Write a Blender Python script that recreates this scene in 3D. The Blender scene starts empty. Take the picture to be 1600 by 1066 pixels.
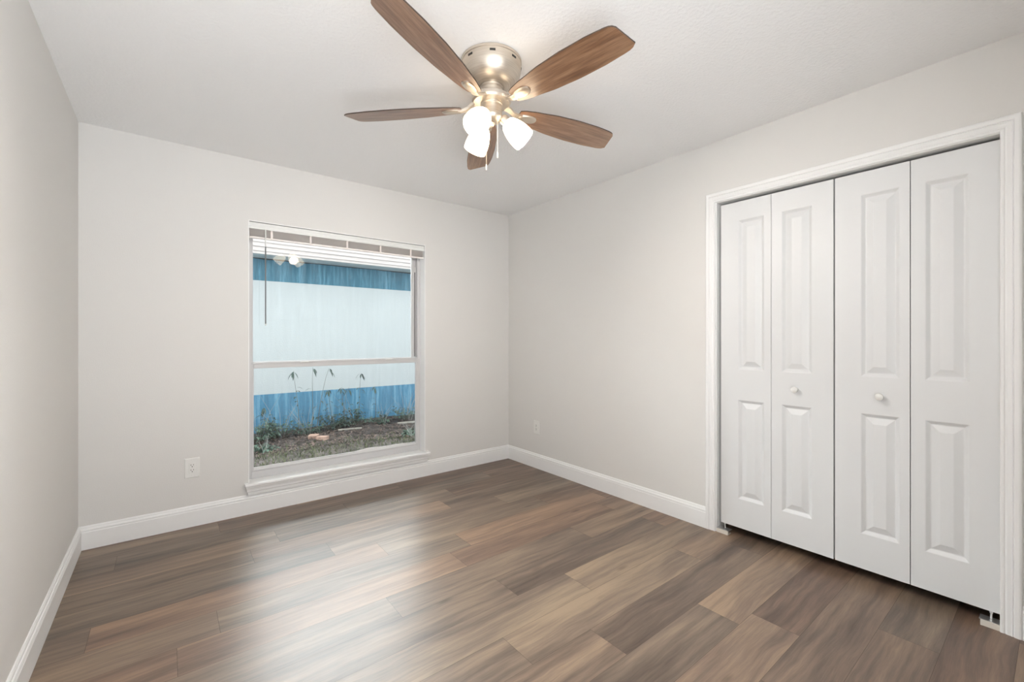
import bpy, bmesh, math, random
from mathutils import Vector, Matrix

R = math.radians
PI = math.pi
scene = bpy.context.scene
col = scene.collection

# ------------------------------------------------------------------ camera, world, lights, exposure
cam_d = bpy.data.cameras.new('camera')
cam_d.sensor_width = 36.0
cam_d.lens = 682.35 / 1600 * 36
cam_d.shift_y = -(533 - 527.74) / 1600
cam_d.clip_start = 0.02
cam = bpy.data.objects.new('camera', cam_d)
col.objects.link(cam)
cam.location = (-2.699, -3.478, 1.212)
cam.rotation_euler = (R(90), 0, -0.66803)
scene.camera = cam

world = bpy.data.worlds.new('sky_with_fill_glow')
scene.world = world
world.use_nodes = True
wt = world.node_tree
bg = wt.nodes['Background']
SKY_UP, SKY_LOW, SKY_FILL = 2.2, 6.0, 22.0     # pale sky; glow added below the horizon and behind the neighbouring house as room fill
wtc = wt.nodes.new('ShaderNodeTexCoord'); wsx = wt.nodes.new('ShaderNodeSeparateXYZ')
wmr = wt.nodes.new('ShaderNodeMapRange')
wmr.inputs['From Min'].default_value = -0.06; wmr.inputs['From Max'].default_value = 0.10
wmr.inputs['To Min'].default_value = SKY_LOW; wmr.inputs['To Max'].default_value = SKY_UP
wt.links.new(wtc.outputs['Generated'], wsx.inputs[0]); wt.links.new(wsx.outputs['Z'], wmr.inputs['Value'])
wsu = wt.nodes.new('ShaderNodeMapRange')
wsu.inputs['From Min'].default_value = 0.05; wsu.inputs['From Max'].default_value = 0.45
wsu.inputs['To Min'].default_value = SKY_UP; wsu.inputs['To Max'].default_value = SKY_FILL
wt.links.new(wsx.outputs['Y'], wsu.inputs['Value']); wt.links.new(wsu.outputs['Result'], wmr.inputs['To Max'])
wt.links.new(wmr.outputs['Result'], bg.inputs['Strength'])
bg.inputs['Color'].default_value = (0.93, 0.97, 1.0, 1)

scene.view_settings.view_transform = 'Standard'
scene.view_settings.look = 'None'
scene.view_settings.gamma = 1
scene.view_settings.use_curve_mapping = False
scene.view_settings.exposure = 0.36

LAMP_SHADE_E = 4.2
LAMP_BULB_E = 1100.0
LAMP_COL = (1.0, 0.79, 0.54)

# ------------------------------------------------------------------ room measures
W = 3.097          # window wall runs x = -W .. 0 at y = 0
H = 2.44
YF = -3.72         # wall behind the camera
T = 0.14           # wall thickness
WX0, WX1, WZ0, WZ1 = -2.263, -0.925, 0.20, 2.022     # window opening
CY0, CY1, CZ1 = -2.125, -3.315, 2.055                # closet opening in the right wall

# ------------------------------------------------------------------ material helpers
def mat(name):
    m = bpy.data.materials.new(name)
    m.use_nodes = True
    nt = m.node_tree
    return m, nt, nt.nodes['Principled BSDF']

def N(nt, t, **kw):
    n = nt.nodes.new(t)
    for k, v in kw.items():
        setattr(n, k, v)
    return n

def coords(nt, scale=(1, 1, 1), kind='Object'):
    tc = N(nt, 'ShaderNodeTexCoord')
    mp = N(nt, 'ShaderNodeMapping')
    mp.inputs['Scale'].default_value = scale
    nt.links.new(tc.outputs[kind], mp.inputs['Vector'])
    return mp.outputs['Vector']

def noise(nt, vec, scale, detail=4, rough=0.55):
    n = N(nt, 'ShaderNodeTexNoise')
    n.inputs['Scale'].default_value = scale
    n.inputs['Detail'].default_value = detail
    n.inputs['Roughness'].default_value = rough
    if vec is not None:
        nt.links.new(vec, n.inputs['Vector'])
    return n.outputs['Fac']

def ramp(nt, fac, stops):
    r = N(nt, 'ShaderNodeValToRGB')
    els = r.color_ramp.elements
    while len(els) < len(stops):
        els.new(0.5)
    for e, (p, c) in zip(els, stops):
        e.position = p
        e.color = (*c, 1) if len(c) == 3 else c
    nt.links.new(fac, r.inputs['Fac'])
    return r.outputs['Color']

def bump(nt, b, fac, strength, dist):
    n = N(nt, 'ShaderNodeBump')
    n.inputs['Strength'].default_value = strength
    n.inputs['Distance'].default_value = dist
    nt.links.new(fac, n.inputs['Height'])
    nt.links.new(n.outputs['Normal'], b.inputs['Normal'])

def simple(name, c, rough=0.5, metal=0.0, spec=0.5, bs=None, vary=0.0, vscale=8):
    m, nt, b = mat(name)
    b.inputs['Base Color'].default_value = (*c, 1)
    b.inputs['Roughness'].default_value = rough
    b.inputs['Metallic'].default_value = metal
    b.inputs['Specular IOR Level'].default_value = spec
    v = coords(nt)
    if vary:
        f = noise(nt, v, vscale)
        lo = tuple(x * (1 - vary) for x in c)
        hi = tuple(min(1, x * (1 + vary)) for x in c)
        nt.links.new(ramp(nt, f, [(0.3, lo), (0.7, hi)]), b.inputs['Base Color'])
    if bs:
        bump(nt, b, noise(nt, v, bs[0], 3), bs[1], bs[2])
    return m

M = {}
M['wall'] = simple('greige_wall_paint', (0.745, 0.727, 0.703), 0.75, spec=0.25, bs=(160, 0.12, 0.004))
M['ceiling'] = simple('textured_white_ceiling', (0.905, 0.902, 0.90), 0.85, spec=0.2, bs=(70, 0.35, 0.008))
M['trim'] = simple('white_semigloss_trim', (0.88, 0.876, 0.868), 0.38, spec=0.45)
M['door'] = simple('white_door_paint', (0.765, 0.768, 0.77), 0.42, spec=0.4)
M['frame'] = simple('white_aluminium_frame', (0.62, 0.61, 0.61), 0.45, spec=0.4)
M['track'] = simple('dark_sash_track', (0.12, 0.115, 0.11), 0.6)
M['outer'] = simple('bounce_absorbing_blue_grey', (0.13, 0.17, 0.20), 0.85)  # kept dark so the unseen facade throws little light across the yard
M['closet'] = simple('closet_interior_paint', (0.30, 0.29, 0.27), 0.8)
M['plastic'] = simple('white_plastic', (0.80, 0.79, 0.76), 0.35)
M['slot'] = simple('dark_slot', (0.03, 0.028, 0.025), 0.6)
M['slat'] = simple('blind_slat_vinyl', (0.90, 0.84, 0.80), 0.45)
M['rail'] = simple('blind_rail_white', (0.80, 0.80, 0.78), 0.35)
M['tab'] = simple('blind_cord_tape', (0.84, 0.77, 0.73), 0.6)
M['wand'] = simple('blind_wand_grey', (0.20, 0.20, 0.20), 0.25)
M['wand_lit_tip'] = simple('blind_wand_lit_and_tip', (0.75, 0.74, 0.72), 0.25)  # pale copy for the lit top of the wand, and for its tip
M['caulk'] = simple('rough_caulk', (0.78, 0.78, 0.77), 0.7, bs=(60, 0.5, 0.01))
M['steel'] = simple('zinc_pin', (0.72, 0.72, 0.72), 0.3, metal=0.9)
M['brass'] = simple('pull_chain', (0.82, 0.78, 0.70), 0.3, metal=0.8)
M['bracket'] = simple('almond_bracket', (0.72, 0.67, 0.60), 0.5)

def nickel():
    m, nt, b = mat('brushed_nickel')
    v = coords(nt, (3, 3, 160))
    f = noise(nt, v, 3, 3)
    nt.links.new(ramp(nt, f, [(0.3, (0.60, 0.53, 0.45)), (0.7, (0.76, 0.69, 0.60))]), b.inputs['Base Color'])
    b.inputs['Metallic'].default_value = 0.95
    b.inputs['Roughness'].default_value = 0.42
    return m
M['nickel'] = nickel()

def blade_wood():
    m, nt, b = mat('walnut_blade_wood')
    v = coords(nt, (2.2, 26, 26))
    f1 = noise(nt, v, 2.5, 6, 0.6)
    v2 = coords(nt, (6, 140, 60))
    f2 = noise(nt, v2, 3, 3, 0.5)
    mx = N(nt, 'ShaderNodeMath', operation='MULTIPLY_ADD')
    nt.links.new(f2, mx.inputs[0]); mx.inputs[1].default_value = 0.45
    nt.links.new(f1, mx.inputs[2])
    c = ramp(nt, mx.outputs[0], [(0.40, (0.075, 0.031, 0.012)), (0.66, (0.180, 0.077, 0.030)), (0.90, (0.33, 0.185, 0.100))])
    nt.links.new(c, b.inputs['Base Color'])
    b.inputs['Roughness'].default_value = 0.30
    b.inputs['IOR'].default_value = 2.3
    bump(nt, b, f2, 0.25, 0.002)
    return m
M['blade'] = blade_wood()
M['blade_edge'] = simple('dark_blade_edge', (0.06, 0.04, 0.03), 0.5)

def emit(name, c, s, base=(0.9, 0.88, 0.84)):
    m, nt, b = mat(name)
    b.inputs['Base Color'].default_value = (*base, 1)
    b.inputs['Emission Color'].default_value = (*c, 1)
    b.inputs['Emission Strength'].default_value = s
    b.inputs['Roughness'].default_value = 0.4
    return m
M['shade'] = emit('lit_frosted_glass', LAMP_COL, LAMP_SHADE_E)
M['bulb'] = emit('lit_bulb', (1.0, 0.94, 0.87), LAMP_BULB_E)

def floor_wood():
    m, nt, b = mat('vinyl_plank_floor')
    at = N(nt, 'ShaderNodeAttribute', attribute_name='plank')
    sep = N(nt, 'ShaderNodeSeparateColor')
    nt.links.new(at.outputs['Color'], sep.inputs['Color'])
    tone, rnd = sep.outputs[0], sep.outputs[1]
    tc = N(nt, 'ShaderNodeTexCoord')
    off = N(nt, 'ShaderNodeCombineXYZ')
    k = N(nt, 'ShaderNodeMath', operation='MULTIPLY'); k.inputs[1].default_value = 37.0
    nt.links.new(rnd, k.inputs[0])
    nt.links.new(k.outputs[0], off.inputs['X']); nt.links.new(k.outputs[0], off.inputs['Z'])
    add = N(nt, 'ShaderNodeVectorMath', operation='ADD')
    nt.links.new(tc.outputs['Object'], add.inputs[0]); nt.links.new(off.outputs[0], add.inputs[1])
    # a gentle warp bends the grain round the knots
    wn = N(nt, 'ShaderNodeTexNoise'); wn.inputs['Scale'].default_value = 3.2; wn.inputs['Detail'].default_value = 2
    nt.links.new(add.outputs[0], wn.inputs['Vector'])
    wsub = N(nt, 'ShaderNodeVectorMath', operation='SUBTRACT'); wsub.inputs[1].default_value = (0.5, 0.5, 0.5)
    nt.links.new(wn.outputs['Color'], wsub.inputs[0])
    wsc = N(nt, 'ShaderNodeVectorMath', operation='MULTIPLY'); wsc.inputs[1].default_value = (0.0, 0.045, 0.0)
    nt.links.new(wsub.outputs[0], wsc.inputs[0])
    wadd = N(nt, 'ShaderNodeVectorMath', operation='ADD')
    nt.links.new(add.outputs[0], wadd.inputs[0]); nt.links.new(wsc.outputs[0], wadd.inputs[1])
    def stretched(sc, det, rough, scale):
        mp = N(nt, 'ShaderNodeMapping'); mp.inputs['Scale'].default_value = scale
        nt.links.new(wadd.outputs[0], mp.inputs['Vector'])
        return noise(nt, mp.outputs['Vector'], sc, det, rough)
    broad = stretched(1.0, 3, 0.5, (1.1, 11, 1))
    mid = stretched(1.0, 5, 0.6, (3.0, 48, 1))
    fine = stretched(1.0, 4, 0.6, (14, 240, 1))
    def mad(a, mul, addv):
        n = N(nt, 'ShaderNodeMath', operation='MULTIPLY_ADD')
        nt.links.new(a, n.inputs[0]); n.inputs[1].default_value = mul
        if isinstance(addv, float): n.inputs[2].default_value = addv
        else: nt.links.new(addv, n.inputs[2])
        return n.outputs[0]
    t = mad(tone, 0.62, -0.62)
    t = mad(broad, 0.95, t)
    t = mad(mid, 0.68, t)
    t = mad(fine, 0.24, t)
    c = ramp(nt, t, [(0.22, (0.074, 0.048, 0.035)), (0.45, (0.140, 0.097, 0.071)), (0.66, (0.218, 0.152, 0.108)), (0.90, (0.335, 0.234, 0.155))])
    # each plank leans a little rosy or a little grey
    hue = N(nt, 'ShaderNodeMix', data_type='RGBA', blend_type='MULTIPLY')
    hue.inputs['Factor'].default_value = 1.0
    nt.links.new(c, hue.inputs['A'])
    nt.links.new(ramp(nt, sep.outputs[2], [(0.0, (0.93, 0.98, 1.0)), (0.5, (1, 1, 1)), (1.0, (1.07, 0.97, 0.93))]), hue.inputs['B'])
    # knots
    vor = N(nt, 'ShaderNodeTexVoronoi'); vor.inputs['Scale'].default_value = 1.0
    mpk = N(nt, 'ShaderNodeMapping'); mpk.inputs['Scale'].default_value = (2.4, 7.5, 1)
    nt.links.new(add.outputs[0], mpk.inputs['Vector']); nt.links.new(mpk.outputs['Vector'], vor.inputs['Vector'])
    kn = ramp(nt, vor.outputs['Distance'], [(0.03, (0.45, 0.42, 0.40)), (0.13, (1, 1, 1))])
    kx = N(nt, 'ShaderNodeMix', data_type='RGBA', blend_type='MULTIPLY')
    kx.inputs['Factor'].default_value = 0.75
    nt.links.new(hue.outputs['Result'], kx.inputs['A']); nt.links.new(kn, kx.inputs['B'])
    nt.links.new(kx.outputs['Result'], b.inputs['Base Color'])
    nt.links.new(mad(fine, 0.12, 0.30), b.inputs['Roughness'])
    b.inputs['IOR'].default_value = 1.55
    bump(nt, b, fine, 0.12, 0.002)
    return m
M['floor'] = floor_wood()
M['seam'] = simple('plank_seam', (0.07, 0.05, 0.04), 0.6)

def glass():
    m, nt, b = mat('dusty_window_glass')
    nt.nodes.remove(b)
    out = nt.nodes['Material Output']
    tr = N(nt, 'ShaderNodeBsdfTransparent'); tr.inputs['Color'].default_value = (0.955, 0.975, 0.97, 1)
    gl = N(nt, 'ShaderNodeBsdfGlossy'); gl.inputs['Roughness'].default_value = 0.0
    fr = N(nt, 'ShaderNodeFresnel'); fr.inputs['IOR'].default_value = 1.5
    mx = N(nt, 'ShaderNodeMixShader')
    nt.links.new(fr.outputs[0], mx.inputs[0]); nt.links.new(tr.outputs[0], mx.inputs[1]); nt.links.new(gl.outputs[0], mx.inputs[2])
    # dried run marks and dust on the pane
    df = N(nt, 'ShaderNodeBsdfTranslucent'); df.inputs['Color'].default_value = (0.85, 0.92, 0.97, 1)
    v1 = coords(nt, (16, 1, 1.3)); v2 = coords(nt, (60, 1, 42))
    streak = ramp(nt, noise(nt, v1, 1.6, 5, 0.65), [(0.50, (0, 0, 0)), (0.78, (1, 1, 1))])
    speck = ramp(nt, noise(nt, v2, 1.5, 3, 0.7), [(0.45, (0.25, 0.25, 0.25)), (0.75, (1, 1, 1))])
    mu = N(nt, 'ShaderNodeMath', operation='MULTIPLY'); nt.links.new(streak, mu.inputs[0]); nt.links.new(speck, mu.inputs[1])
    m2 = N(nt, 'ShaderNodeMath', operation='MULTIPLY_ADD'); nt.links.new(mu.outputs[0], m2.inputs[0])
    m2.inputs[1].default_value = 0.025; m2.inputs[2].default_value = 0.001
    mx2 = N(nt, 'ShaderNodeMixShader')
    nt.links.new(m2.outputs[0], mx2.inputs[0]); nt.links.new(mx.outputs[0], mx2.inputs[1]); nt.links.new(df.outputs[0], mx2.inputs[2])
    nt.links.new(mx2.outputs[0], out.inputs['Surface'])
    return m
M['glass'] = glass()

def stucco(name, c, streaks, lo=0.75):
    m, nt, b = mat(name)
    v = coords(nt, (9, 9, 0.8))
    f = noise(nt, v, 1.8, 8, 0.72)
    nt.links.new(ramp(nt, f, [(0.34, tuple(x * lo for x in c)), (0.50, c), (0.68, streaks)]), b.inputs['Base Color'])
    b.inputs['Roughness'].default_value = 0.85
    b.inputs['Specular IOR Level'].default_value = 0.2
    bump(nt, b, noise(nt, coords(nt), 55, 4), 0.3, 0.01)
    return m
M['stucco_white'] = stucco('white_block_paint', (0.60, 0.605, 0.59), (0.62, 0.625, 0.61), 0.97)
M['stucco_frieze'] = stucco('weathered_teal_blue_paint', (0.075, 0.20, 0.27), (0.17, 0.36, 0.46), 0.75)
M['stucco_base'] = stucco('weathered_sky_blue_paint', (0.095, 0.27, 0.41), (0.25, 0.47, 0.60), 0.7)
M['soffit'] = simple('pale_soffit', (0.50, 0.56, 0.57), 0.7, vary=0.1)
M['fascia'] = simple('sun_blush_fascia', (0.66, 0.57, 0.53), 0.6)  # pink of sunlight put into the base colour
M['shingle'] = simple('roof_shingle', (0.35, 0.28, 0.25), 0.9, vary=0.3, vscale=20)
M['soil'] = simple('dry_soil', (0.085, 0.072, 0.066), 0.95, spec=0.1, vary=0.55, vscale=7, bs=(14, 1.0, 0.05))
M['grass'] = simple('dull_grass', (0.115, 0.125, 0.062), 0.8, vary=0.6, vscale=5)
M['leaf'] = simple('weed_leaf', (0.075, 0.125, 0.085), 0.6, vary=0.45, vscale=9)
M['leaf_dark'] = simple('dark_weed_leaf', (0.045, 0.075, 0.055), 0.6, vary=0.4, vscale=9)
M['stem'] = simple('weed_stem', (0.17, 0.16, 0.12), 0.8)
M['drystem'] = simple('dry_stem', (0.38, 0.36, 0.33), 0.8)
M['brick'] = simple('salmon_brick', (0.52, 0.33, 0.25), 0.9, vary=0.2, vscale=20, bs=(60, 0.5, 0.01))
M['stick'] = simple('bleached_wood', (0.42, 0.37, 0.31), 0.85, vary=0.2, vscale=20)
M['litter'] = simple('dead_leaf', (0.16, 0.11, 0.09), 0.9, vary=0.5, vscale=6)

# ------------------------------------------------------------------ mesh helpers
class MB:
    def __init__(s):
        s.v, s.f, s.mi = [], [], []
    def add(s, vs, fs, mi=0):
        b = len(s.v)
        s.v += [tuple(v) for v in vs]
        s.f += [tuple(i + b for i in f) for f in fs]
        s.mi += [mi] * len(fs)
    def box(s, x0, x1, y0, y1, z0, z1, mi=0, mtx=None):
        x0, x1 = sorted((x0, x1)); y0, y1 = sorted((y0, y1)); z0, z1 = sorted((z0, z1))
        vs = [(x, y, z) for z in (z0, z1) for y in (y0, y1) for x in (x0, x1)]
        if mtx is not None:
            vs = [mtx @ Vector(v) for v in vs]
        s.add(vs, [(0, 2, 3, 1), (4, 5, 7, 6), (0, 1, 5, 4), (2, 6, 7, 3), (0, 4, 6, 2), (1, 3, 7, 5)], mi)
    def lathe(s, prof, mtx=None, n=40, mi=0, closed=False):
        vs = []
        for r, z in prof:
            for i in range(n):
                a = 2 * PI * i / n
                p = Vector((r * math.cos(a), r * math.sin(a), z))
                vs.append(mtx @ p if mtx is not None else p)
        fs = []
        for j in range(len(prof) - 1):
            for i in range(n):
                k = (i + 1) % n
                fs.append((j * n + i, j * n + k, (j + 1) * n + k, (j + 1) * n + i))
        if prof[0][0] > 1e-6 and closed: fs.append(tuple(range(n))[::-1])
        if prof[-1][0] > 1e-6 and closed: fs.append(tuple((len(prof) - 1) * n + i for i in range(n)))
        s.add(vs, fs, mi)
    def tube(s, pts, rad, n=8, mi=0):
        pts = [Vector(p) for p in pts]
        rads = rad if isinstance(rad, (list, tuple)) else [rad] * len(pts)
        up = Vector((0, 0, 1))
        vs, prev = [], None
        for i, p in enumerate(pts):
            d = (pts[min(i + 1, len(pts) - 1)] - pts[max(i - 1, 0)]).normalized()
            a = prev if prev is not None else (up if abs(d.z) < 0.9 else Vector((1, 0, 0)))
            a = (a - d * a.dot(d)).normalized()
            prev = a
            b = d.cross(a)
            for k in range(n):
                t = 2 * PI * k / n
                vs.append(p + (a * math.cos(t) + b * math.sin(t)) * rads[i])
        fs = []
        for i in range(len(pts) - 1):
            for k in range(n):
                q = (k + 1) % n
                fs.append((i * n + k, i * n + q, (i + 1) * n + q, (i + 1) * n + k))
        fs.append(tuple(range(n))[::-1]); fs.append(tuple((len(pts) - 1) * n + k for k in range(n)))
        s.add(vs, fs, mi)
    def loft(s, rings, mi=0, cap=True, closed=True):
        n = len(rings[0]); vs = [p for r in rings for p in r]; fs = []
        for j in range(len(rings) - 1):
            for i in range(n if closed else n - 1):
                k = (i + 1) % n
                fs.append((j * n + i, j * n + k, (j + 1) * n + k, (j + 1) * n + i))
        if cap:
            fs.append(tuple(range(n))[::-1]); fs.append(tuple((len(rings) - 1) * n + i for i in range(n)))
        s.add(vs, fs, mi)
    def mesh(s, name, mats, smooth=False, recalc=True):
        me = bpy.data.meshes.new(name)
        me.from_pydata(s.v, [], s.f)
        for m in (mats if isinstance(mats, (list, tuple)) else [mats]):
            me.materials.append(m)
        me.polygons.foreach_set('material_index', s.mi)
        if recalc:
            bm = bmesh.new(); bm.from_mesh(me)
            bmesh.ops.recalc_face_normals(bm, faces=bm.faces)
            bm.to_mesh(me); bm.free()
        if smooth:
            me.polygons.foreach_set('use_smooth', [True] * len(me.polygons))
            me.set_sharp_from_angle(angle=R(38))
        me.update()
        return me
    def build(s, name, mats, parent=None, smooth=False, loc=None, bevel=0.0, recalc=True):
        o = bpy.data.objects.new(name, s.mesh(name, mats, smooth, recalc))
        col.objects.link(o)
        if parent is not None: o.parent = parent
        if loc is not None: o.location = loc
        if bevel:
            md = o.modifiers.new('bevel', 'BEVEL'); md.width = bevel; md.segments = 2; md.limit_method = 'ANGLE'
        return o

def empty(name, loc=(0, 0, 0)):
    o = bpy.data.objects.new(name, None)
    o.location = loc
    o.empty_display_size = 0.1
    col.objects.link(o)
    return o

def tag(o, label=None, cat=None, group=None, kind=None):
    if label: o['label'] = label
    if cat: o['category'] = cat
    if group: o['group'] = group
    if kind: o['kind'] = kind
    return o

def copy_tree(o, parent=None):
    c = o.copy(); col.objects.link(c)
    if parent is not None: c.parent = parent
    for ch in list(o.children):
        copy_tree(ch, c)
    return c

# ------------------------------------------------------------------ room shell
# floor: one mesh, a face per plank, each plank with its own tone
random.seed(11)
def build_floor():
    PW, PL, G = 0.185, 1.22, 0.0011
    joints = {3: -1.11, 4: -0.745, 5: -0.51, 6: -1.308, 8: -0.68, 9: -1.407, 10: -1.10, 11: -1.636, 13: -0.804, 14: -0.684, 16: -0.375, 7: -0.23, 12: -0.1, 15: -1.05}
    tones = {(3, 0): .40, (3, -1): .52, (3, -2): .50, (4, 0): .60, (4, -1): .52, (4, -2): .36, (5, 0): .34, (5, -1): .52, (5, -2): .60, (6, 0): .74, (6, -1): .52, (6, -2): .62,
             (7, 0): .5, (7, -1): .42, (7, -2): .55, (8, 0): .62, (8, -1): .40, (8, -2): .5, (9, 1): .5, (9, 0): .28, (9, -1): .46, (10, 0): .66, (10, -1): .62, (10, -2): .5,
             (11, 1): .62, (11, 0): .68, (11, -1): .48, (12, 0): .3, (12, -1): .30, (12, -2): .5, (13, 0): .80, (13, -1): .26, (13, -2): .5, (14, 0): .28, (14, -1): .66, (14, -2): .5,
             (15, 0): .40, (15, 1): .40, (15, -1): .44, (16, 0): .42, (16, -1): .36, (17, 0): .3, (2, 0): .3, (2, -1): .42, (1, 0): .3, (1, -1): .35, (0, 0): .25, (0, -1): .22, (0, -2): .28}
    mb = MB(); cols = []
    x_lo, x_hi = -W, 0.0
    n = 21
    for r in range(-1, n):
        y1 = -0.035 - PW * r; y0 = y1 - PW
        y1 = min(y1, 0.0); y0 = max(y0, YF)
        if y0 >= y1: continue
        j0 = joints.get(r, -((r * 0.477) % 1.22))
        xh = 0.68 if (y0 > CY1 - 0.2 and y1 < CY0 + 0.2) else 0.0
        k = math.ceil((x_lo - j0) / PL) - 1
        while j0 + k * PL < xh:
            a, b = j0 + k * PL, j0 + (k + 1) * PL
            a2, b2 = max(a, x_lo), min(b, xh)
            if b2 > a2 + 1e-4:
                tone = tones.get((r, k), 0.3 + 0.35 * random.random())
                rc = random.random(); hc = random.random()
                if (r, k) == (6, 0): hc = 0.95
                if (r, k) in ((13, 0), (14, -1)): hc = 0.6
                g = G / 2
                mb.add([(a2 + g, y0 + g, 0), (b2 - g, y0 + g, 0), (b2 - g, y1 - g, 0), (a2 + g, y1 - g, 0)], [(0, 1, 2, 3)], 0)
                cols.append((tone, rc, hc, 1))
            k += 1
    # dark joint bed just under the planks, then the slab
    mb.box(-W, 0.68, YF, 0, -0.03, -0.0006, 1)
    cols += [(0, 0, 0, 1)] * 6
    o = mb.build('floor', [M['floor'], M['seam']], recalc=False)
    me = o.data
    at = me.color_attributes.new('plank', 'FLOAT_COLOR', 'CORNER')
    for p, c in zip(me.polygons, cols):
        for li in p.loop_indices:
            at.data[li].color = c
    tag(o, kind='structure')
build_floor()

mb = MB(); mb.box(-W - T, 0.7, YF - T, T, H, H + 0.12)
tag(mb.build('ceiling', M['ceiling']), kind='structure')
mb = MB(); mb.box(-9, 9, T + 0.0005, 0.42, 2.46, 2.56)      # unseen eave slab, added to cut sky light on the wall opposite
tag(mb.build('eaves', M['outer']), kind='structure')
mb = MB()                                                   # unseen dark skin, added to cut light bounced onto the wall opposite
mb.box(-9, WX0, T + 0.0005, T + 0.02, -0.25, 2.4595); mb.box(WX1, 9, T + 0.0005, T + 0.02, -0.25, 2.4595)
mb.box(WX0, WX1, T + 0.0005, T + 0.02, -0.25, WZ0); mb.box(WX0, WX1, T + 0.0005, T + 0.02, WZ1, 2.4595)
tag(mb.build('wall_bounce_blocker', M['outer']), kind='structure')

mb = MB()   # window wall with its opening
mb.box(-9, WX0, 0, T, -0.25, H); mb.box(WX1, 9, 0, T, -0.25, H)  # extended far past the room to block low sky light
mb.box(WX0, WX1, 0, T, -0.25, WZ0); mb.box(WX0, WX1, 0, T, WZ1, H)
tag(mb.build('wall_back', M['wall']), kind='structure')

mb = MB(); mb.box(-W - T, -W, YF - T, 0, -0.03, H)
tag(mb.build('wall_left', M['wall']), kind='structure')

mb = MB()   # right wall with the closet opening
mb.box(0, 0.115, CY0 + 0.012, 0, -0.03, H); mb.box(0, 0.115, YF - T, CY1 - 0.012, -0.03, H)
mb.box(0, 0.115, CY1 - 0.012, CY0 + 0.012, CZ1 + 0.012, H)
tag(mb.build('wall_right', M['wall']), kind='structure')

# wall behind the camera, with an unseen opening added to let in fill light
FO0, FO1, FOZ = -3.08, -1.8, 2.3
mb = MB()
mb.box(-W, FO0, YF - T, YF, -0.03, H); mb.box(FO1, 0, YF - T, YF, -0.03, H); mb.box(FO0, FO1, YF - T, YF, FOZ, H)
tag(mb.build('wall_front', M['wall']), kind='structure')

mb = MB()   # closet shell
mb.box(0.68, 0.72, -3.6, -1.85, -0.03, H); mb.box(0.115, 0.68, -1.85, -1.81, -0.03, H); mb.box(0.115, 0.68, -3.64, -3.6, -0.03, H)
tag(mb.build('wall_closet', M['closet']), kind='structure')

# baseboards: moulded profile swept along each wall, mitred in the corners
BP = [(0, 0.0), (0.0145, 0.0), (0.0145, 0.098), (0.0125, 0.1015), (0.0125, 0.106), (0.0145, 0.109), (0.012, 0.116), (0.0085, 0.119), (0.0075, 0.126), (0.004, 0.132), (0, 0.133)]
def baseboard(name, fa, fb):
    mb = MB()
    mb.loft([[fa(t, z) for t, z in BP], [fb(t, z) for t, z in BP]])
    tag(mb.build(name, M['trim']), kind='structure')
baseboard('baseboard_back', lambda t, z: (-W + t, -t, z), lambda t, z: (-t, -t, z))
baseboard('baseboard_left', lambda t, z: (-W + t, YF, z), lambda t, z: (-W + t, -t, z))
baseboard('baseboard_right', lambda t, z: (-t, -t, z), lambda t, z: (-t, -2.0605, z))
baseboard('baseboard_front', lambda t, z: (-t, -3.3715, z), lambda t, z: (-t, YF, z))

# closet casing (three mitred sides) and jambs
CP = [(0.0, 0.0), (0.0, 0.008), (0.003, 0.0105), (0.010, 0.0105), (0.014, 0.008), (0.020, 0.0115), (0.030, 0.0115), (0.034, 0.0135), (0.037, 0.0105), (0.040, 0.0150), (0.052, 0.0165), (0.057, 0.0150), (0.060, 0.012), (0.060, 0.0)]
yl, yr, zt = -2.120, -3.311, 2.058
mb = MB()
rings = [[(-t, yl + a, 0.0) for a, t in CP], [(-t, yl + a, zt + a) for a, t in CP], [(-t, yr - a, zt + a) for a, t in CP], [(-t, yr - a, 0.0) for a, t in CP]]
mb.loft(rings)
tag(mb.build('trim_1', M['trim']), kind='structure')
mb = MB()
mb.box(0.0, 0.115, CY0, CY0 + 0.0115, 0.0, CZ1 + 0.0115); mb.box(0.0, 0.115, CY1 - 0.0115, CY1, 0.0, CZ1 + 0.0115)
mb.box(0.0, 0.115, CY1, CY0, CZ1, CZ1 + 0.0115)
tag(mb.build('trim_2', M['trim']), kind='structure')

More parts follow.
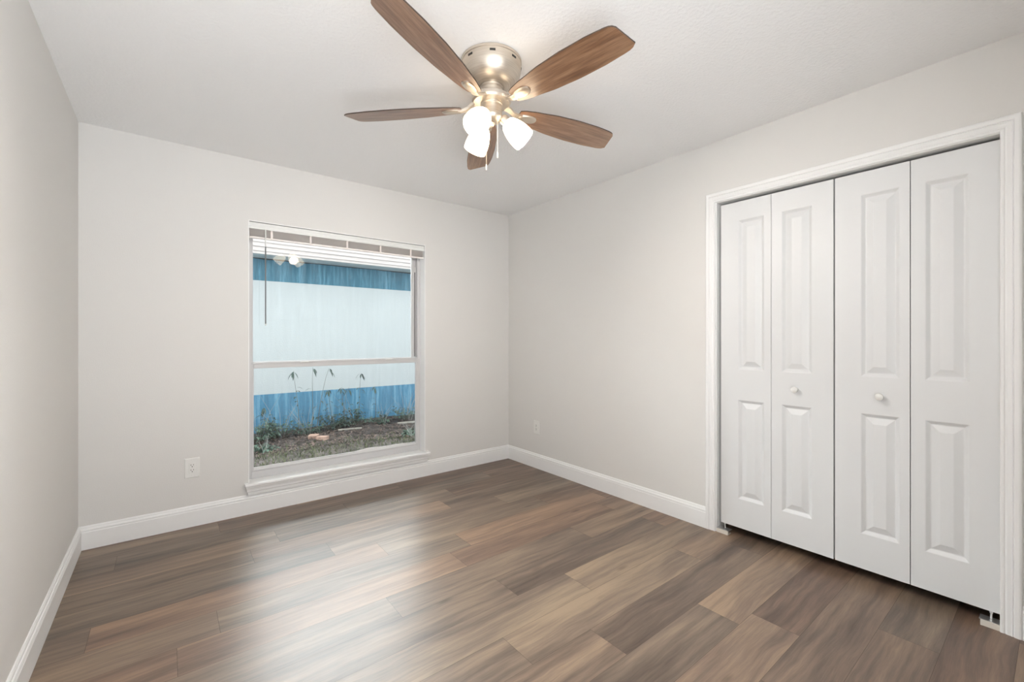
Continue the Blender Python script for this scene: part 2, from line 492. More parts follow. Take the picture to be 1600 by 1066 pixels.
# ------------------------------------------------------------------ bifold closet doors
DX = 0.030
DZ0, DZ1 = 0.056, 2.040
def leaf_mesh(ya, yb, pa, pb):
    """ya > yb: the leaf's two edges; pa > pb: the edges of its raised panels"""
    mb = MB()
    us = [ya, pa, pb, yb]
    zs = [DZ0, 0.231, 0.834, 1.017, 1.927, DZ1]
    for i in range(3):
        for j in range(5):
            u0, u1, z0, z1 = us[i], us[i + 1], zs[j], zs[j + 1]
            if i == 1 and j in (1, 3):
                lev = [(0.0, 0.0), (0.003, 0.0012), (0.015, 0.0125), (0.018, 0.0138), (0.021, 0.0132), (0.049, 0.0012), (0.052, 0.0008)]
                prev = None
                for ins, dep in lev:
                    ring = [(DX + dep, u0 - ins, z0 + ins), (DX + dep, u1 + ins, z0 + ins), (DX + dep, u1 + ins, z1 - ins), (DX + dep, u0 - ins, z1 - ins)]
                    if prev:
                        for q in range(4):
                            mb.add([prev[q], prev[(q + 1) % 4], ring[(q + 1) % 4], ring[q]], [(0, 1, 2, 3)])
                    prev = ring
                mb.add(prev, [(0, 1, 2, 3)])
            else:
                mb.add([(DX, u0, z0), (DX, u1, z0), (DX, u1, z1), (DX, u0, z1)], [(0, 1, 2, 3)])
    x1 = DX + 0.032
    mb.add([(x1, ya, DZ0), (x1, yb, DZ0), (x1, yb, DZ1), (x1, ya, DZ1)], [(0, 3, 2, 1)])
    for (a, b) in (((ya, DZ0), (ya, DZ1)), ((yb, DZ0), (yb, DZ1)), ((ya, DZ0), (yb, DZ0)), ((ya, DZ1), (yb, DZ1))):
        mb.add([(DX, *a), (DX, *b), (x1, *b), (x1, *a)], [(0, 1, 2, 3)])
    return mb

def knob(parent, y, z):
    mb = MB()
    mt = Matrix.Translation((DX, y, z)) @ Matrix.Rotation(R(-90), 4, 'Y')
    mb.lathe([(0.0, 0.0), (0.011, 0.0), (0.010, 0.004), (0.0075, 0.012), (0.010, 0.018), (0.0155, 0.022), (0.0175, 0.028), (0.016, 0.034), (0.010, 0.038), (0.0, 0.039)], mt, 28)
    mb.build('knob', M['plastic'], parent, smooth=True)

d1 = empty('door_1', (0, 0, 0)); tag(d1, 'left white bifold closet door with two raised-panel leaves and round knob', 'door', kind='structure')
leaf_mesh(-2.138, -2.4272, -2.2425, -2.3905).build('door_leaf', M['door'], d1)
lf = leaf_mesh(-2.4298, -2.7275, -2.4830, -2.6310).build('door_leaf', M['door'], d1)
knob(lf, -2.556, 0.925)
d2 = empty('door_2', (0, 0, 0)); tag(d2, 'right white bifold closet door with two raised-panel leaves and round knob', 'door', kind='structure')
lf = leaf_mesh(-2.7345, -3.0265, -2.8420, -2.9905).build('door_leaf', M['door'], d2)
knob(lf, -2.920, 0.925)
leaf_mesh(-3.0300, -3.3120, -3.0790, -3.2215).build('door_leaf', M['door'], d2)

# floor pivot brackets under the outer leaves
def bracket(y0, y1, label, x=-0.006):
    e = empty('pivot_bracket', (x, (y0 + y1) / 2, 0.0))
    tag(e, label, 'bracket', 'door pivot brackets')
    w = abs(y1 - y0) / 2
    mb = MB(); mb.box(0, 0.045, -w, w, 0.0, 0.004); mb.box(0, 0.004, -w, w, 0.004, 0.024); mb.box(0.004, 0.045, -w, w, 0.020, 0.024)
    mb.build('bracket_body', M['bracket'], e, bevel=0.001)
    mb = MB(); mb.box(0.003, 0.050, -w - 0.004, w + 0.004, 0.0242, 0.0262)
    mb.build('metal_plate', M['steel'], e)
    mb = MB(); mb.lathe([(0.0, 0.026), (0.0035, 0.026), (0.0035, 0.048), (0.0055, 0.048), (0.0055, 0.0555), (0.0, 0.0555)], Matrix.Translation((0.041, 0, 0)), 12)
    mb.build('pivot_pin', M['steel'], e, smooth=True)
bracket(-2.1275, -2.197, 'small pale door pivot bracket on the floor under the left bifold door')
bracket(-3.255, -3.3125, 'small white door pivot bracket on the floor under the right bifold door')

# ------------------------------------------------------------------ window
win = empty('window_1', ((WX0 + WX1) / 2, 0.09, WZ0)); tag(win, 'single hung window with two wide panes in white frame', 'window', kind='structure')
def wpart(mb, name, m, parent=win, **kw):
    o = mb.build(name, m, None, **kw)
    o.parent = parent
    base = Matrix.Identity(4)
    p = parent
    while p is not None:
        base = Matrix.Translation(p.location) @ base
        p = p.parent
    if parent is win:
        o.matrix_parent_inverse = Matrix.Translation(win.location).inverted()
    return o
# outer frame
FY0, FY1 = 0.088, T
mb = MB()
mb.box(WX0 + .006, WX0 + 0.031, FY0, FY1, WZ0 + 0.012, WZ1 - .006)
mb.box(WX1 - 0.031, WX1 - .006, FY0, FY1, WZ0 + 0.012, WZ1 - .006)
mb.box(WX0 + 0.031, WX1 - 0.031, FY0, FY1, WZ1 - 0.045, WZ1 - .006)
mb.box(WX0 + 0.031, WX1 - 0.031, FY0 - 0.004, FY1, WZ0 + 0.012, 0.262)
# raised inner stops either side of the track
mb.box(WX1 - 0.060, WX1 - 0.049, 0.118, FY1, 1.03, WZ1 - 0.045)
wpart(mb, 'window_frame', M['frame'], bevel=0.0015)
mb = MB(); mb.box(WX1 - 0.0488, WX1 - 0.0312, 0.125, FY1, 1.045, WZ1 - 0.046)
wpart(mb, 'sash_track', M['frame'])
mb = MB(); mb.box(WX1 - 0.043, WX1 - 0.037, 0.122, 0.1249, 1.045, 1.80)  # dark strip put where the track groove shows
wpart(mb, 'track_groove', M['track'])
mb = MB(); mb.box(WX1 - 0.045, WX1 - 0.035, 0.116, 0.1249, 1.795, 1.84)
wpart(mb, 'track_clip', M['plastic'], bevel=0.002)
# lower sash
mb = MB()
x0, x1 = WX0 + 0.0312, WX1 - 0.0312
mb.box(x0, x0 + 0.014, 0.090, 0.112, 0.2622, 1.036); mb.box(x1 - 0.014, x1, 0.090, 0.112, 0.2622, 1.036)
mb.box(x0 + 0.014, x1 - 0.014, 0.090, 0.112, 0.2622, 0.286)
mb.box(x0 + 0.014, x1 - 0.014, 0.088, 0.112, 0.992, 1.036)
mb.box(x0 + 0.002, x1 - 0.002, 0.084, 0.088, 1.022, 1.036)
ls = wpart(mb, 'lower_sash', M['frame'], bevel=0.0015)
mb = MB(); mb.box(x0 + 0.012, x1 - 0.012, 0.1075, 0.1112, 0.280, 0.998)
g = mb.build('pane', M['glass'], ls); g['label'] = 'clear lower glass pane with dried run marks'
for fx in (0.27, 0.79):
    cx_ = x0 + (x1 - x0) * fx
    mb = MB(); mb.box(cx_ - 0.030, cx_ + 0.030, 0.076, 0.0838, 1.026, 1.033); mb.box(cx_ - 0.022, cx_ + 0.022, 0.070, 0.076, 1.029, 1.032)
    mb.build('sash_lift', M['plastic'], ls, bevel=0.001)
# caulk bead along the bottom of the lower pane, ragged as in the photo
random.seed(4)
mb = MB(); n = 60; rings = []
for i in range(n + 1):
    x = x0 + 0.014 + (x1 - x0 - 0.028) * i / n
    u = i / n
    h = 0.287 + 0.007 * max(0, math.sin(u * 9.0 + 0.6)) * (0.3 + u) + random.uniform(-.0012, .0012) + (0.012 * max(0, 1 - abs(u - 0.66) / 0.10))
    rings.append([(x, 0.0895, 0.270), (x, 0.0985, 0.270), (x, 0.0985, h), (x, 0.093, h - 0.002), (x, 0.0895, h - 0.008)])
mb.loft(rings)
mb.build('caulk_bead', M['caulk'], ls)
# upper sash, set further out
mb = MB()
mb.box(x0, x0 + 0.012, 0.116, 0.136, 1.010, WZ1 - 0.0452); mb.box(x1 - 0.041, x1 - 0.030, 0.1185, 0.1375, 1.010, WZ1 - 0.0452)
mb.box(x0 + 0.012, x1 - 0.041, 0.116, 0.136, WZ1 - 0.070, WZ1 - 0.0452); mb.box(x0 + 0.012, x1 - 0.041, 0.116, 0.136, 1.010, 1.040)
us = wpart(mb, 'upper_sash', M['frame'], bevel=0.001)
mb = MB(); mb.box(x0 + 0.010, x1 - 0.039, 0.1315, 0.1355, 1.034, WZ1 - 0.066)
g = mb.build('pane', M['glass'], us); g['label'] = 'clear upper glass pane with dried run marks'
for o in (ls, us):
    pass

# white liner of the opening: jambs and head
mb = MB()
mb.box(WX0, WX0 + 0.0055, -0.003, 0.14, WZ0 + 0.0145, WZ1); mb.box(WX1 - 0.0055, WX1, -0.003, 0.14, WZ0 + 0.0145, WZ1)
mb.box(WX0 + 0.0055, WX1 - 0.0055, -0.003, 0.14, WZ1 - 0.0055, WZ1)
tag(mb.build('trim_3', M['trim']), kind='structure')

# moulded sill: stool board and tapered nose standing on the baseboard
prof = [(0.213, 0.040, 0.0), (0.207, 0.043, 0.0), (0.198, 0.043, 0.001), (0.193, 0.039, 0.004), (0.186, 0.038, 0.005), (0.180, 0.034, 0.007), (0.170, 0.031, 0.010), (0.160, 0.030, 0.012), (0.153, 0.026, 0.015), (0.1345, 0.024, 0.018)]
mb = MB(); rings = []
for z, p, ins in prof:
    xa, xb = -2.285 + ins, -0.894 - ins
    rings.append([(xa, -p, z), (xb, -p, z), (xb, 0.0, z), (xa, 0.0, z)])
mb.loft(rings)
mb.box(WX0, WX1, 0.0, 0.12, 0.2005, 0.213)
tag(mb.build('trim_4', M['trim']), kind='structure')

# ------------------------------------------------------------------ raised mini blind
bl = empty('window_blind', ((WX0 + WX1) / 2, 0.022, 1.905))
tag(bl, 'white mini blind pulled right up at the head of the window', 'blind')
def bpart(mb, name, m, parent=bl, **kw):
    for i, v in enumerate(mb.v):
        mb.v[i] = (v[0] - bl.location.x, v[1] - bl.location.y, v[2] - bl.location.z)
    return mb.build(name, m, parent, **kw)
bx0, bx1 = WX0 + 0.007, WX1 - 0.007
mb = MB()
pr = [(0.006, 1.968), (0.004, 1.972), (0.004, 1.985), (0.008, 1.9885), (0.008, 2.013), (0.044, 2.013), (0.044, 1.968)]
mb.loft([[(bx0, y, z) for y, z in pr], [(bx1, y, z) for y, z in pr]])
bpart(mb, 'head_rail', M['rail'])
mb = MB()
for k in range(20):
    z = 1.9165 + k * 0.0026
    mb.loft([[(x, y, z + dz) for y, dz in ((0.012, 0.0), (0.024, 0.0012), (0.037, 0.0), (0.037, 0.0007), (0.024, 0.0019), (0.012, 0.0007))] for x in (bx0 + 0.004, bx1 - 0.006)])
bpart(mb, 'slat_stack', M['slat'])
mb = MB(); mb.box(bx0 + 0.003, bx1 - 0.004, 0.012, 0.037, 1.905, 1.916)
br = bpart(mb, 'bottom_rail', M['slat'], bevel=0.002)
mb = MB(); mb.box(bx1 - 0.004, bx1 - 0.001, 0.011, 0.038, 1.904, 1.917)
for i, v in enumerate(mb.v):
    mb.v[i] = (v[0] - bl.location.x, v[1] - bl.location.y, v[2] - bl.location.z)
mb.build('end_cap', M['rail'], br)
for x in (-2.118, -1.860, -1.592, -1.323, -1.056):
    mb = MB(); mb.box(x - 0.007, x + 0.007, 0.0095, 0.0115, 1.909, 1.9675); mb.box(x - 0.006, x + 0.006, 0.0025, 0.0095, 1.963, 1.9675)
    bpart(mb, 'cord_tape', M['tab'])
mb = MB()
xw = -2.158
mb.tube([(xw, 0.001, 1.85), (xw, -0.001, 1.58), (xw, -0.002, 1.309)], 0.0042, 8)
wd = bpart(mb, 'tilt_wand', M['wand'], smooth=True)
mb = MB(); mb.tube([(xw, 0.002, 1.972), (xw, 0.001, 1.9), (xw, 0.001, 1.8505)], 0.0048, 8)
for i, v in enumerate(mb.v):
    mb.v[i] = (v[0] - bl.location.x, v[1] - bl.location.y, v[2] - bl.location.z)
mb.build('wand_lit_top', M['wand_lit_tip'], wd, smooth=True)  # light on the upper wand, put into a paler colour
mb = MB(); mb.tube([(xw - bl.location.x, -0.002 - bl.location.y, 1.3088 - bl.location.z), (xw - bl.location.x, -0.002 - bl.location.y, 1.298 - bl.location.z)], [0.0055, 0.004], 8)
mb.build('wand_tip', M['wand_lit_tip'], wd, smooth=True)

# ------------------------------------------------------------------ power outlets
def outlet(loc, rz, label):
    e = empty('power_outlet', loc); e.rotation_euler = (0, 0, rz)
    tag(e, label, 'outlet', 'wall power outlets')
    w, h = 0.040, 0.063           # local: plate in the xz plane, facing -y
    mb = MB()
    mb.loft([[(-w, 0, -h), (w, 0, -h), (w, 0, h), (-w, 0, h)], [(-w, -.003, -h), (w, -.003, -h), (w, -.003, h), (-w, -.003, h)],
             [(-w + .004, -.0062, -h + .004), (w - .004, -.0062, -h + .004), (w - .004, -.0062, h - .004), (-w + .004, -.0062, h - .004)]])
    mb.build('cover_plate', M['plastic'], e)
    mb = MB(); mb.box(-0.0168, 0.0168, -0.0082, -0.0060, -0.0335, 0.0335)
    rc = mb.build('receptacle', M['plastic'], e, bevel=0.0015)
    mb = MB()
    for zc in (0.016, -0.016):
        mb.box(-0.0078, -0.0054, -0.0087, -0.0080, zc + 0.000, zc + 0.0085)
        mb.box(0.0054, 0.0078, -0.0087, -0.0080, zc + 0.001, zc + 0.0078)
        mb.lathe([(0, 0), (0.0028, 0), (0.0028, 0.0006), (0, 0.0006)], Matrix.Translation((0, -0.0081, zc - 0.007)) @ Matrix.Rotation(R(90), 4, 'X'), 12)
    mb.build('socket_slot', M['slot'], rc)
    for zc in (0.0485, -0.0485):
        mb = MB(); mb.lathe([(0, 0), (0.0032, 0), (0.0026, 0.0012), (0, 0.0014)], Matrix.Translation((0, -0.0061, zc)) @ Matrix.Rotation(R(90), 4, 'X'), 12)
        mb.build('screw', M['plastic'], e, smooth=True)
    return e
outlet((-2.574, 0, 0.375), 0, 'white duplex power outlet on the window wall, left of the window')
outlet((0, -0.431, 0.377), R(-90), 'white duplex power outlet low on the closet wall near the corner')

# ------------------------------------------------------------------ ceiling fan
FX, FY = -1.567, -1.896
fan = empty('ceiling_fan', (FX, FY, H))
tag(fan, 'brushed nickel ceiling fan with five dark wood blades and three lit glass shades', 'ceiling fan')
def Z(z): return z - H
mb = MB()
mb.lathe([(0.0, 0.0), (0.128, 0.0), (0.134, -0.004), (0.134, -0.014), (0.131, -0.016), (0.131, -0.046), (0.128, -0.060), (0.120, -0.078), (0.106, -0.094), (0.088, -0.106), (0.068, -0.114), (0.054, -0.117), (0.0, -0.117)], None, 64)
hs = mb.build('motor_housing', M['nickel'], fan, smooth=True)
for k in range(8):
    a = 2 * PI * k / 8 + 0.2
    mb = MB(); mb.box(-0.0012, 0.0016, -0.012, 0.012, -0.004, 0.004, mtx=Matrix.Rotation(a, 4, 'Z') @ Matrix.Translation((0.131, 0, -0.030)))
    mb.build('vent_slot', M['slot'], hs)
mb = MB()
mb.lathe([(0.0, -0.1172), (0.053, -0.1172), (0.053, -0.124), (0.049, -0.127), (0.049, -0.146), (0.053, -0.149), (0.053, -0.156), (0.0, -0.156)], None, 48)
mb.build('motor_neck', M['nickel'], fan, smooth=True)
mb = MB()
mb.lathe([(0.0, -0.1562), (0.060, -0.1562), (0.080, -0.160), (0.087, -0.166), (0.087, -0.180), (0.080, -0.188), (0.056, -0.190), (0.0, -0.190)], None, 48)
mb.build('flywheel', M['nickel'], fan, smooth=True)
mb = MB()
mb.lathe([(0.0, -0.1902), (0.050, -0.1902), (0.0500, -0.196), (0.0470, -0.199), (0.0470, -0.238), (0.0490, -0.242), (0.0490, -0.252), (0.042, -0.262), (0.026, -0.270), (0.014, -0.274), (0.012, -0.284), (0.007, -0.290), (0.0, -0.291)], None, 48)
mb.build('light_fitter', M['nickel'], fan, smooth=True)

# blades and their irons
BZ = -0.206
def blade_mb():
    mb = MB()
    r0, r1 = 0.135, 0.676
    def hw(t):
        s = [(0, .030), (.04, .040), (.15, .052), (.35, .067), (.55, .0735), (.75, .0725), (.9, .066), (.965, .061), (1.0, .046)]
        for (a, va), (b, vb) in zip(s, s[1:]):
            if t <= b:
                u = (t - a) / (b - a); u = u * u * (3 - 2 * u) * 0.35 + u * 0.65
                return va + (vb - va) * u
        return s[-1][1]
    n = 40; th = 0.0055
    rows = []
    for i in range(n + 1):
        t = i / n; x = r0 + (r1 - r0) * t; w = hw(t)
        sk = 0.022 * max(0, (t - 0.86) / 0.14)       # slanted tip
        rows.append((x - sk * 0.0, x - sk, w))
    top = [(xa, w, th / 2) for xa, xb, w in rows] + [(xb, -w, th / 2) for xa, xb, w in reversed(rows)]
    m = len(top)
    bot = [(x, y, -th / 2) for x, y, z in top]
    vs = top + bot
    fs = []
    for i in range(n):
        fs.append((i, i + 1, m - 2 - i, m - 1 - i))
        fs.append((m + i, m + m - 1 - i, m + m - 2 - i, m + i + 1))
    mb.add(vs, fs, 0)
    mb.add(vs, [(i, (i + 1) % m, m + (i + 1) % m, m + i) for i in range(m)], 1)
    return mb
def iron_mb():
    mb = MB()
    # spoon shaped plate screwed under the blade root
    n = 24; ring0, ring1, ring2 = [], [], []
    for k in range(n):
        a = 2 * PI * k / n
        x = 0.178 + 0.050 * math.cos(a); y = 0.029 * math.sin(a) * (0.82 + 0.25 * math.cos(a))
        ring0.append((x, y, -0.0030)); ring1.append((x, y, -0.0060)); ring2.append((0.178 + (x - 0.178) * .86, y * .82, -0.0100))
    mb.loft([ring0, ring1, ring2])
    # curved arm up to the flywheel
    mb2 = []
    pts = [(0.150, 0, -0.006), (0.128, 0, -0.004), (0.108, 0, 0.004), (0.092, 0, 0.017), (0.074, 0, 0.024)]
    rr = []
    for (x, y, z), w, h in zip(pts, (.016, .013, .011, .012, .016), (.004, .005, .006, .006, .005)):
        rr.append([(x, -w, z - h), (x, w, z - h), (x, w, z + h), (x, -w, z + h)])
    mb.loft(rr)
    return mb
blade_me = blade_mb().mesh('blade', [M['blade'], M['blade_edge']])
iron_me = iron_mb().mesh('blade_iron', [M['nickel']], smooth=True)
PITCH = R(-12)
for k in range(5):
    a = R(-82.5 + 72 * k)
    up = R(1.1) * math.cos(a - R(205.5))          # the rotor hangs very slightly out of level
    for nm, me in (('blade', blade_me), ('blade_iron', iron_me)):
        o = bpy.data.objects.new(nm, me); col.objects.link(o); o.parent = fan
        o.matrix_local = Matrix.Translation((0, 0, BZ)) @ Matrix.Rotation(a, 4, 'Z') @ Matrix.Rotation(-up, 4, 'Y') @ Matrix.Rotation(PITCH, 4, 'X') @ Matrix.Diagonal((1.05 if (k == 4 and nm == 'blade') else 1.0, 1, 1, 1))

# three lamps
shade_prof = [(0.0205, 0.0), (0.028, 0.004), (0.036, 0.014), (0.0435, 0.032), (0.0490, 0.052), (0.0525, 0.074), (0.0535, 0.094), (0.0525, 0.114),
              (0.0500, 0.114), (0.0508, 0.094), (0.0498, 0.074), (0.0462, 0.052), (0.0405, 0.032), (0.033, 0.016), (0.0200, 0.004)]
for world_deg in (-33.3, -153.3, 86.7):
    a = R(world_deg)
    e = Matrix.Translation((0, 0, 0)) @ Matrix.Rotation(a, 4, 'Z')
    axis = Matrix.Translation((0.046, 0, -0.246)) @ Matrix.Rotation(R(180 - 46), 4, 'Y')     # local +z runs out and down
    mt = e @ axis
    mb = MB(); mb.tube([e @ Vector((0.012, 0, -0.250)), e @ Vector((0.032, 0, -0.240)), mt @ Vector((0, 0, 0.006))], [0.010, 0.010, 0.011], 14)
    arm = mb.build('lamp_arm', M['nickel'], fan, smooth=True)
    mb = MB(); mb.lathe([(0.0, 0.0), (0.014, 0.0), (0.021, 0.006), (0.0225, 0.012), (0.0225, 0.030), (0.0195, 0.0305), (0.0, 0.0305)], mt, 28)
    mb.build('shade_holder', M['nickel'], arm, smooth=True)
    mt2 = mt @ Matrix.Translation((0, 0, 0.029))
    mb = MB(); mb.lathe(shade_prof + [shade_prof[0]], mt2, 40)
    sh = mb.build('lamp_shade', M['shade'], fan, smooth=True)
    mb = MB(); mb.lathe([(0.0, 0.018), (0.012, 0.019), (0.014, 0.032), (0.022, 0.046), (0.0265, 0.060), (0.0265, 0.070), (0.021, 0.083), (0.011, 0.090), (0.0, 0.092)], mt2, 24)
    mb.build('light_bulb', M['bulb'], sh, smooth=True)

# pull chains
for (dx, dy, z0, z1) in ((0.016, -0.024, -0.262, -0.405), (0.004, 0.046, -0.256, -0.440)):
    mb = MB(); mb.tube([(dx, dy, z0), (dx, dy, (z0 + z1) / 2), (dx, dy, z1)], 0.0011, 6)
    ch = mb.build('pull_chain', M['brass'], fan, smooth=True)
    mb = MB(); mb.tube([(dx, dy, z1), (dx, dy, z1 - 0.006), (dx, dy, z1 - 0.028)], [0.0018, 0.0038, 0.0030], 10)
    mb.build('chain_fob', M['plastic'], ch, smooth=True)

# ------------------------------------------------------------------ outside: next door's wall and the strip of yard
GZ = -0.20
random.seed(3)
def ground_h(x, y):
    return GZ + 0.02 * math.sin(x * 2.3 + 1) * math.sin(y * 1.9) + 0.015 * math.sin(x * 5.1) * math.sin(y * 4.3 + 2)
mb = MB(); nx, ny = 70, 40
X0, X1, Y0, Y1 = -9.0, 9.0, T + 0.021, 4.0
vs = [(X0 + (X1 - X0) * i / nx, Y0 + (Y1 - Y0) * j / ny, ground_h(X0 + (X1 - X0) * i / nx, Y0 + (Y1 - Y0) * j / ny) - 0.01) for j in range(ny + 1) for i in range(nx + 1)]
mb.add(vs, [(j * (nx + 1) + i, j * (nx + 1) + i + 1, (j + 1) * (nx + 1) + i + 1, (j + 1) * (nx + 1) + i) for j in range(ny) for i in range(nx)])
tag(mb.build('ground', M['soil'], smooth=True), kind='structure')

nb = empty('neighbouring_house', (0, 4.0, GZ))
tag(nb, 'neighbouring house wall outside the window, white with weathered blue bands', 'house')
def npart(name, m, *boxes, **kw):
    mb = MB()
    for b in boxes: mb.box(*b)
    for i, v in enumerate(mb.v): mb.v[i] = (v[0], v[1] - 4.0, v[2] - GZ)
    return mb.build(name, m, nb, **kw)
npart('wall', M['stucco_white'], (-9, 9, 4.0, 4.2, 0.355, 2.07))
o = npart('base_band', M['stucco_base'], (-9, 9, 3.998, 4.2, GZ - 0.1, 0.3548)); o['label'] = 'weathered sky blue band at the foot of the wall'
o = npart('frieze_band', M['stucco_frieze'], (-9, 9, 3.998, 4.2, 2.0702, 2.420)); o['label'] = 'weathered teal blue band under the eaves'
npart('soffit', M['soffit'], (-9, 9, 3.582, 3.998, 2.405, 2.42))
mb = MB(); rings = []
random.seed(8)
for i in range(181):
    x = -9 + i * 0.1; d = random.uniform(0.006, 0.020)
    rings.append([(x, -0.016, 2.405 - GZ), (x, -0.0021, 2.405 - GZ), (x, -0.0021, 2.405 - d - GZ), (x, -0.014, 2.405 - d * 0.8 - GZ)])
mb.loft(rings)
mb.build('shadow_line', M['slot'], nb)  # ragged dark strip standing in for the shadow under the soffit
npart('fascia', M['fascia'], (-9, 9, 3.556, 3.5818, 2.398, 2.432), (-9, 9, 3.562, 3.5818, 2.432, 2.436), (-9, 9, 3.540, 3.5818, 2.436, 2.492), (-9, 9, 3.548, 3.5818, 2.492, 2.497), (-9, 9, 3.522, 3.5818, 2.497, 2.555))
npart('drip_edge', M['fascia'], (-9, 9, 3.505, 3.5818, 2.5555, 2.64))
mb = MB()
mb.loft([[(x, y, z - GZ) for y, z in ((-0.50, 2.642), (2.6, 4.0), (2.6, 4.05), (-0.52, 2.665))] for x in (-9, 9)])
mb.build('roof', M['shingle'], nb)

# ---- plants
def leaf(mb, base, d, L, w, droop, mi=0, n=4):
    d = Vector(d).normalized(); side = d.cross(Vector((0, 0, 1)))
    if side.length < 1e-3: side = Vector((1, 0, 0))
    side.normalize()
    p = Vector(base); a, b = [], []
    for i in range(n + 1):
        t = i / n
        ww = w * math.sin(PI * min(0.97, 0.08 + 0.9 * t)) * 0.5
        a.append(p + side * ww + Vector((0, 0, ww * 0.3))); b.append(p - side * ww + Vector((0, 0, ww * 0.3)))
        dd = (d + Vector((0, 0, -droop * t * 1.6))).normalized()
        p = p + dd * (L / n)
    vs = a + b
    mb.add(vs, [(i, i + 1, n + 2 + i, n + 1 + i) for i in range(n)], mi)

def px_at(px, y):
    """x on the line of sight of pixel column px at depth y (used once, for where each weed stands)"""
    f, yaw = 682.35, 0.66803
    k = (px - 800) / f
    vx = math.sin(yaw) + math.cos(yaw) * k; vy = math.cos(yaw) - math.sin(yaw) * k
    return -2.699 + vx * (y + 3.478) / vy

def tall_weed(px, y, top, lean, kind, seed, label):
    rnd = random.Random(seed)
    x = px_at(px, y); z0 = ground_h(x, y) - 0.02
    e = empty('tall_weed', (x, y, z0)); tag(e, label, 'weed', 'tall weeds outside the window')
    ms, ml = MB(), MB()
    h = top - z0
    nst = 1 if kind != 'multi' else 2
    for s in range(nst):
        lx = lean + (0.10 * (s * 2 - 1) if nst == 2 else 0)
        pts = []
        for i in range(9):
            t = i / 8
            pts.append(Vector((lx * t ** 1.7 * h * 0.9 + 0.012 * math.sin(5 * t + s), rnd.uniform(-.006, .006) + 0.03 * s, h * t * (1 - 0.04 * abs(lx) * t))))
        ms.tube(pts, [0.0055 - 0.0038 * i / 8 for i in range(9)], 5)
        nl = 10 if kind != 'bare' else 5
        for q in range(nl):
            t = 0.12 + 0.66 * q / nl + rnd.uniform(-.03, .03)
            i = min(7, int(t * 8)); p = pts[i].lerp(pts[i + 1], t * 8 - i)
            a = rnd.uniform(0, 2 * PI)
            leaf(ml, p, (math.cos(a), math.sin(a), 0.35), rnd.uniform(.08, .15), rnd.uniform(.018, .032), 0.9)
        for q in range(7 if kind != 'bare' else 4):          # nodding cluster at the tip
            a = rnd.uniform(0, 2 * PI)
            p = pts[-1] - Vector((0, 0, rnd.uniform(0, .06)))
            leaf(ml, p, (math.cos(a), math.sin(a), -0.3), rnd.uniform(.09, .15), rnd.uniform(.018, .028), 1.6)
    ms.build('stem', M['stem'], e, smooth=True)
    ml.build('leaves', M['leaf_dark'], e)
    return e
tall_weed(466, 3.55, 0.73, -0.06, 'one', 1, 'tall weed with drooping tip, leftmost one reaching onto the white wall outside')
tall_weed(487, 3.60, 0.76, 0.03, 'bare', 2, 'thin bare-stemmed weed with nodding tip, second from left against the white wall')
tall_weed(494, 3.50, 0.75, 0.22, 'bare', 3, 'thin arching weed leaning right, third from left against the white wall')
tall_weed(517, 3.62, 0.40, -0.05, 'one', 4, 'leafy weed just topping the blue band below the middle of the window rail')
tall_weed(537, 3.58, 0.42, 0.06, 'multi', 5, 'bushy two-stemmed weed just topping the blue band right of centre')
tall_weed(559, 3.60, 0.64, 0.09, 'one', 6, 'tall weed with hanging leaves, right one reaching onto the white wall')
tall_weed(413, 3.55, 0.22, 0.03, 'one', 7, 'dark upright weed before the blue band near the left edge of the pane')
tall_weed(586, 3.66, 0.40, 0.02, 'bare', 8, 'short thin weed on the right, its tip just above the blue band')

def low_weed(px, y, size, nl, seed, label, m, dry=0):
    rnd = random.Random(seed)
    x = px_at(px, y); z0 = ground_h(x, y) - 0.02
    e = empty('low_weed', (x, y, z0)); tag(e, label, 'weed', 'low weeds outside the window')
    ms, ml = MB(), MB()
    for q in range(nl):
        a = rnd.uniform(0, 2 * PI); rr = size * math.sqrt(rnd.random()); hh = size * rnd.uniform(.25, 1.0) * (1.15 - 0.5 * rr / size)
        tip = Vector((rr * math.cos(a), rr * math.sin(a) * 0.55, hh))
        ms.tube([(0.2 * tip.x, 0.2 * tip.y, 0), (0.6 * tip.x, 0.6 * tip.y, hh * 0.6), tip], [0.003, 0.0022, 0.0014], 4)
        for w in range(6):
            b = rnd.uniform(0, 2 * PI); p = tip * rnd.uniform(.55, 1.0)
            leaf(ml, p, (math.cos(b), math.sin(b), rnd.uniform(-.1, .6)), rnd.uniform(.04, .09), rnd.uniform(.018, .034), 0.9, n=3)
    if dry:
        md = MB()
        for q in range(dry):
            a = rnd.uniform(0, 2 * PI); l = size * rnd.uniform(.8, 1.9)
            dx = rnd.uniform(-.7, .7) * l
            md.tube([(dx * .1, 0.1 * math.sin(a), 0), (dx * .5, 0.05 * math.sin(a), l * .6), (dx, 0, l)], [0.0028, 0.0022, 0.001], 4)
        md.build('dry_stalk', M['drystem'], e)['label'] = 'bleached dry stalks'
    ms.build('stem', M['stem'], e)
    ml.build('leaves', m, e)
low_weed(402, 3.30, 0.36, 46, 21, 'dense green low weed at the left edge of the lower pane', M['leaf'], 4)
low_weed(438, 3.45, 0.36, 46, 22, 'spreading green low weed with pale stalks beneath the leftmost tall weed', M['leaf'], 5)
low_weed(480, 3.40, 0.26, 22, 23, 'wispy low weed with many bleached stalks behind the bricks', M['leaf'], 12)
low_weed(521, 3.55, 0.34, 44, 24, 'dark low weed clump behind the pale stick', M['leaf_dark'], 2)
low_weed(556, 3.62, 0.34, 44, 25, 'dark green low weed clump below the tall right weed', M['leaf'], 3)
low_weed(597, 3.50, 0.20, 18, 26, 'thin low weed with bleached stalks right of centre in the yard', M['leaf'], 14)
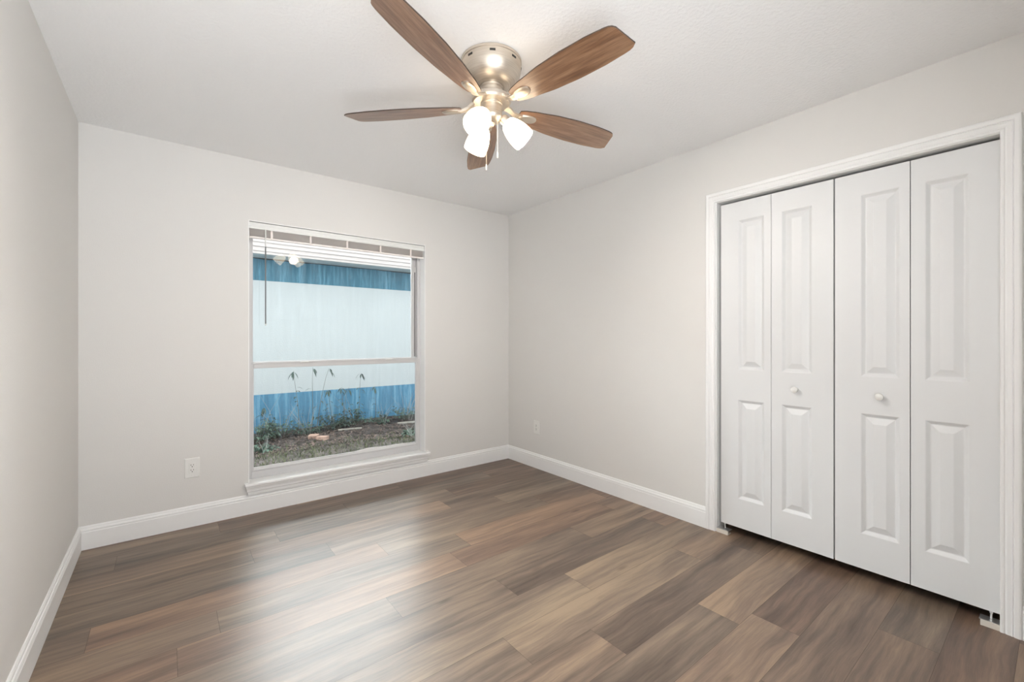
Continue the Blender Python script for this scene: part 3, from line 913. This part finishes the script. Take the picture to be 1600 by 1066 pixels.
low_weed(637, 3.55, 0.34, 24, 27, 'low weed with bleached stalks by the plank at the right edge of the pane', M['leaf'], 14)
low_weed(412, 2.70, 0.14, 20, 28, 'small blue-green low weed in front at the left edge of the yard', M['leaf'], 6)
low_weed(640, 2.50, 0.13, 18, 29, 'small low weed in front at the right edge of the yard', M['leaf'], 5)

# grass: nobody could count it
random.seed(5)
mb = MB()
for q in range(9000):
    x = random.uniform(-2.6, 1.4); y = 0.4 + 2.5 * random.random() ** 0.75
    if y > 2.55 and random.random() < 0.65: continue
    z = ground_h(x, y) - 0.012; h = random.uniform(.018, .05); a = random.uniform(0, 2 * PI); w = random.uniform(.003, .006)
    dx, dy = math.cos(a), math.sin(a); lx, ly = random.uniform(-.8, .8) * h, random.uniform(-.8, .8) * h
    mb.add([(x - dx * w, y - dy * w, z), (x + dx * w, y + dy * w, z), (x + lx * .5 + dx * w * .7, y + ly * .5 + dy * w * .7, z + h * .65), (x + lx * .5 - dx * w * .7, y + ly * .5 - dy * w * .7, z + h * .65), (x + lx, y + ly, z + h)], [(0, 1, 2, 3), (3, 2, 4)])
tag(mb.build('grass', M['grass'], recalc=False), 'short dull green and brown grass in front of the weeds outside', 'grass', kind='stuff')
mb = MB()
for q in range(2600):
    x = random.uniform(-2.4, 1.5); y = random.uniform(2.4, 3.9)
    z = ground_h(x, y) - 0.004 + random.uniform(0, .015); a = random.uniform(0, 2 * PI)
    leaf(mb, (x, y, z), (math.cos(a), math.sin(a), random.uniform(-.1, .5)), random.uniform(.03, .07), random.uniform(.014, .026), random.uniform(0, .8), n=2)
tag(mb.build('leaf_litter', M['litter'], recalc=False), 'brown dead leaves scattered on the soil along the neighbouring wall', 'leaf litter', kind='stuff')

# bricks, stick and plank lying on the soil
def lying(name, x, y, dz, sx, sy, sz, rz, rx, m, label, cat, group=None):
    mb = MB(); mb.box(-sx / 2, sx / 2, -sy / 2, sy / 2, 0, sz)
    o = mb.build(name, m, None, bevel=0.004)
    o.location = (x, y, ground_h(x, y) - 0.012 + dz); o.rotation_euler = (rx, 0, rz)
    tag(o, label, cat, group)
lying('brick', px_at(490, 3.04), 3.04, 0.0, 0.12, 0.11, 0.05, R(-30), R(3), M['brick'], 'salmon brick on the soil, left of a pair', 'brick', 'bricks in the yard')
lying('brick', px_at(504, 2.80), 2.80, 0.0, 0.13, 0.11, 0.05, R(-44), R(-4), M['brick'], 'salmon brick on the soil, right of a pair and nearer the window', 'brick', 'bricks in the yard')
lying('stick', px_at(547, 3.30), 3.30, 0.008, 0.34, 0.028, 0.024, R(-14), R(8), M['stick'], 'pale bleached stick lying on the soil before the dark weeds', 'stick')
lying('plank', px_at(643, 3.25), 3.25, 0.008, 0.46, 0.05, 0.03, R(-12), 0, M['stick'], 'short pale plank on the ground at the right edge of the pane', 'plank')
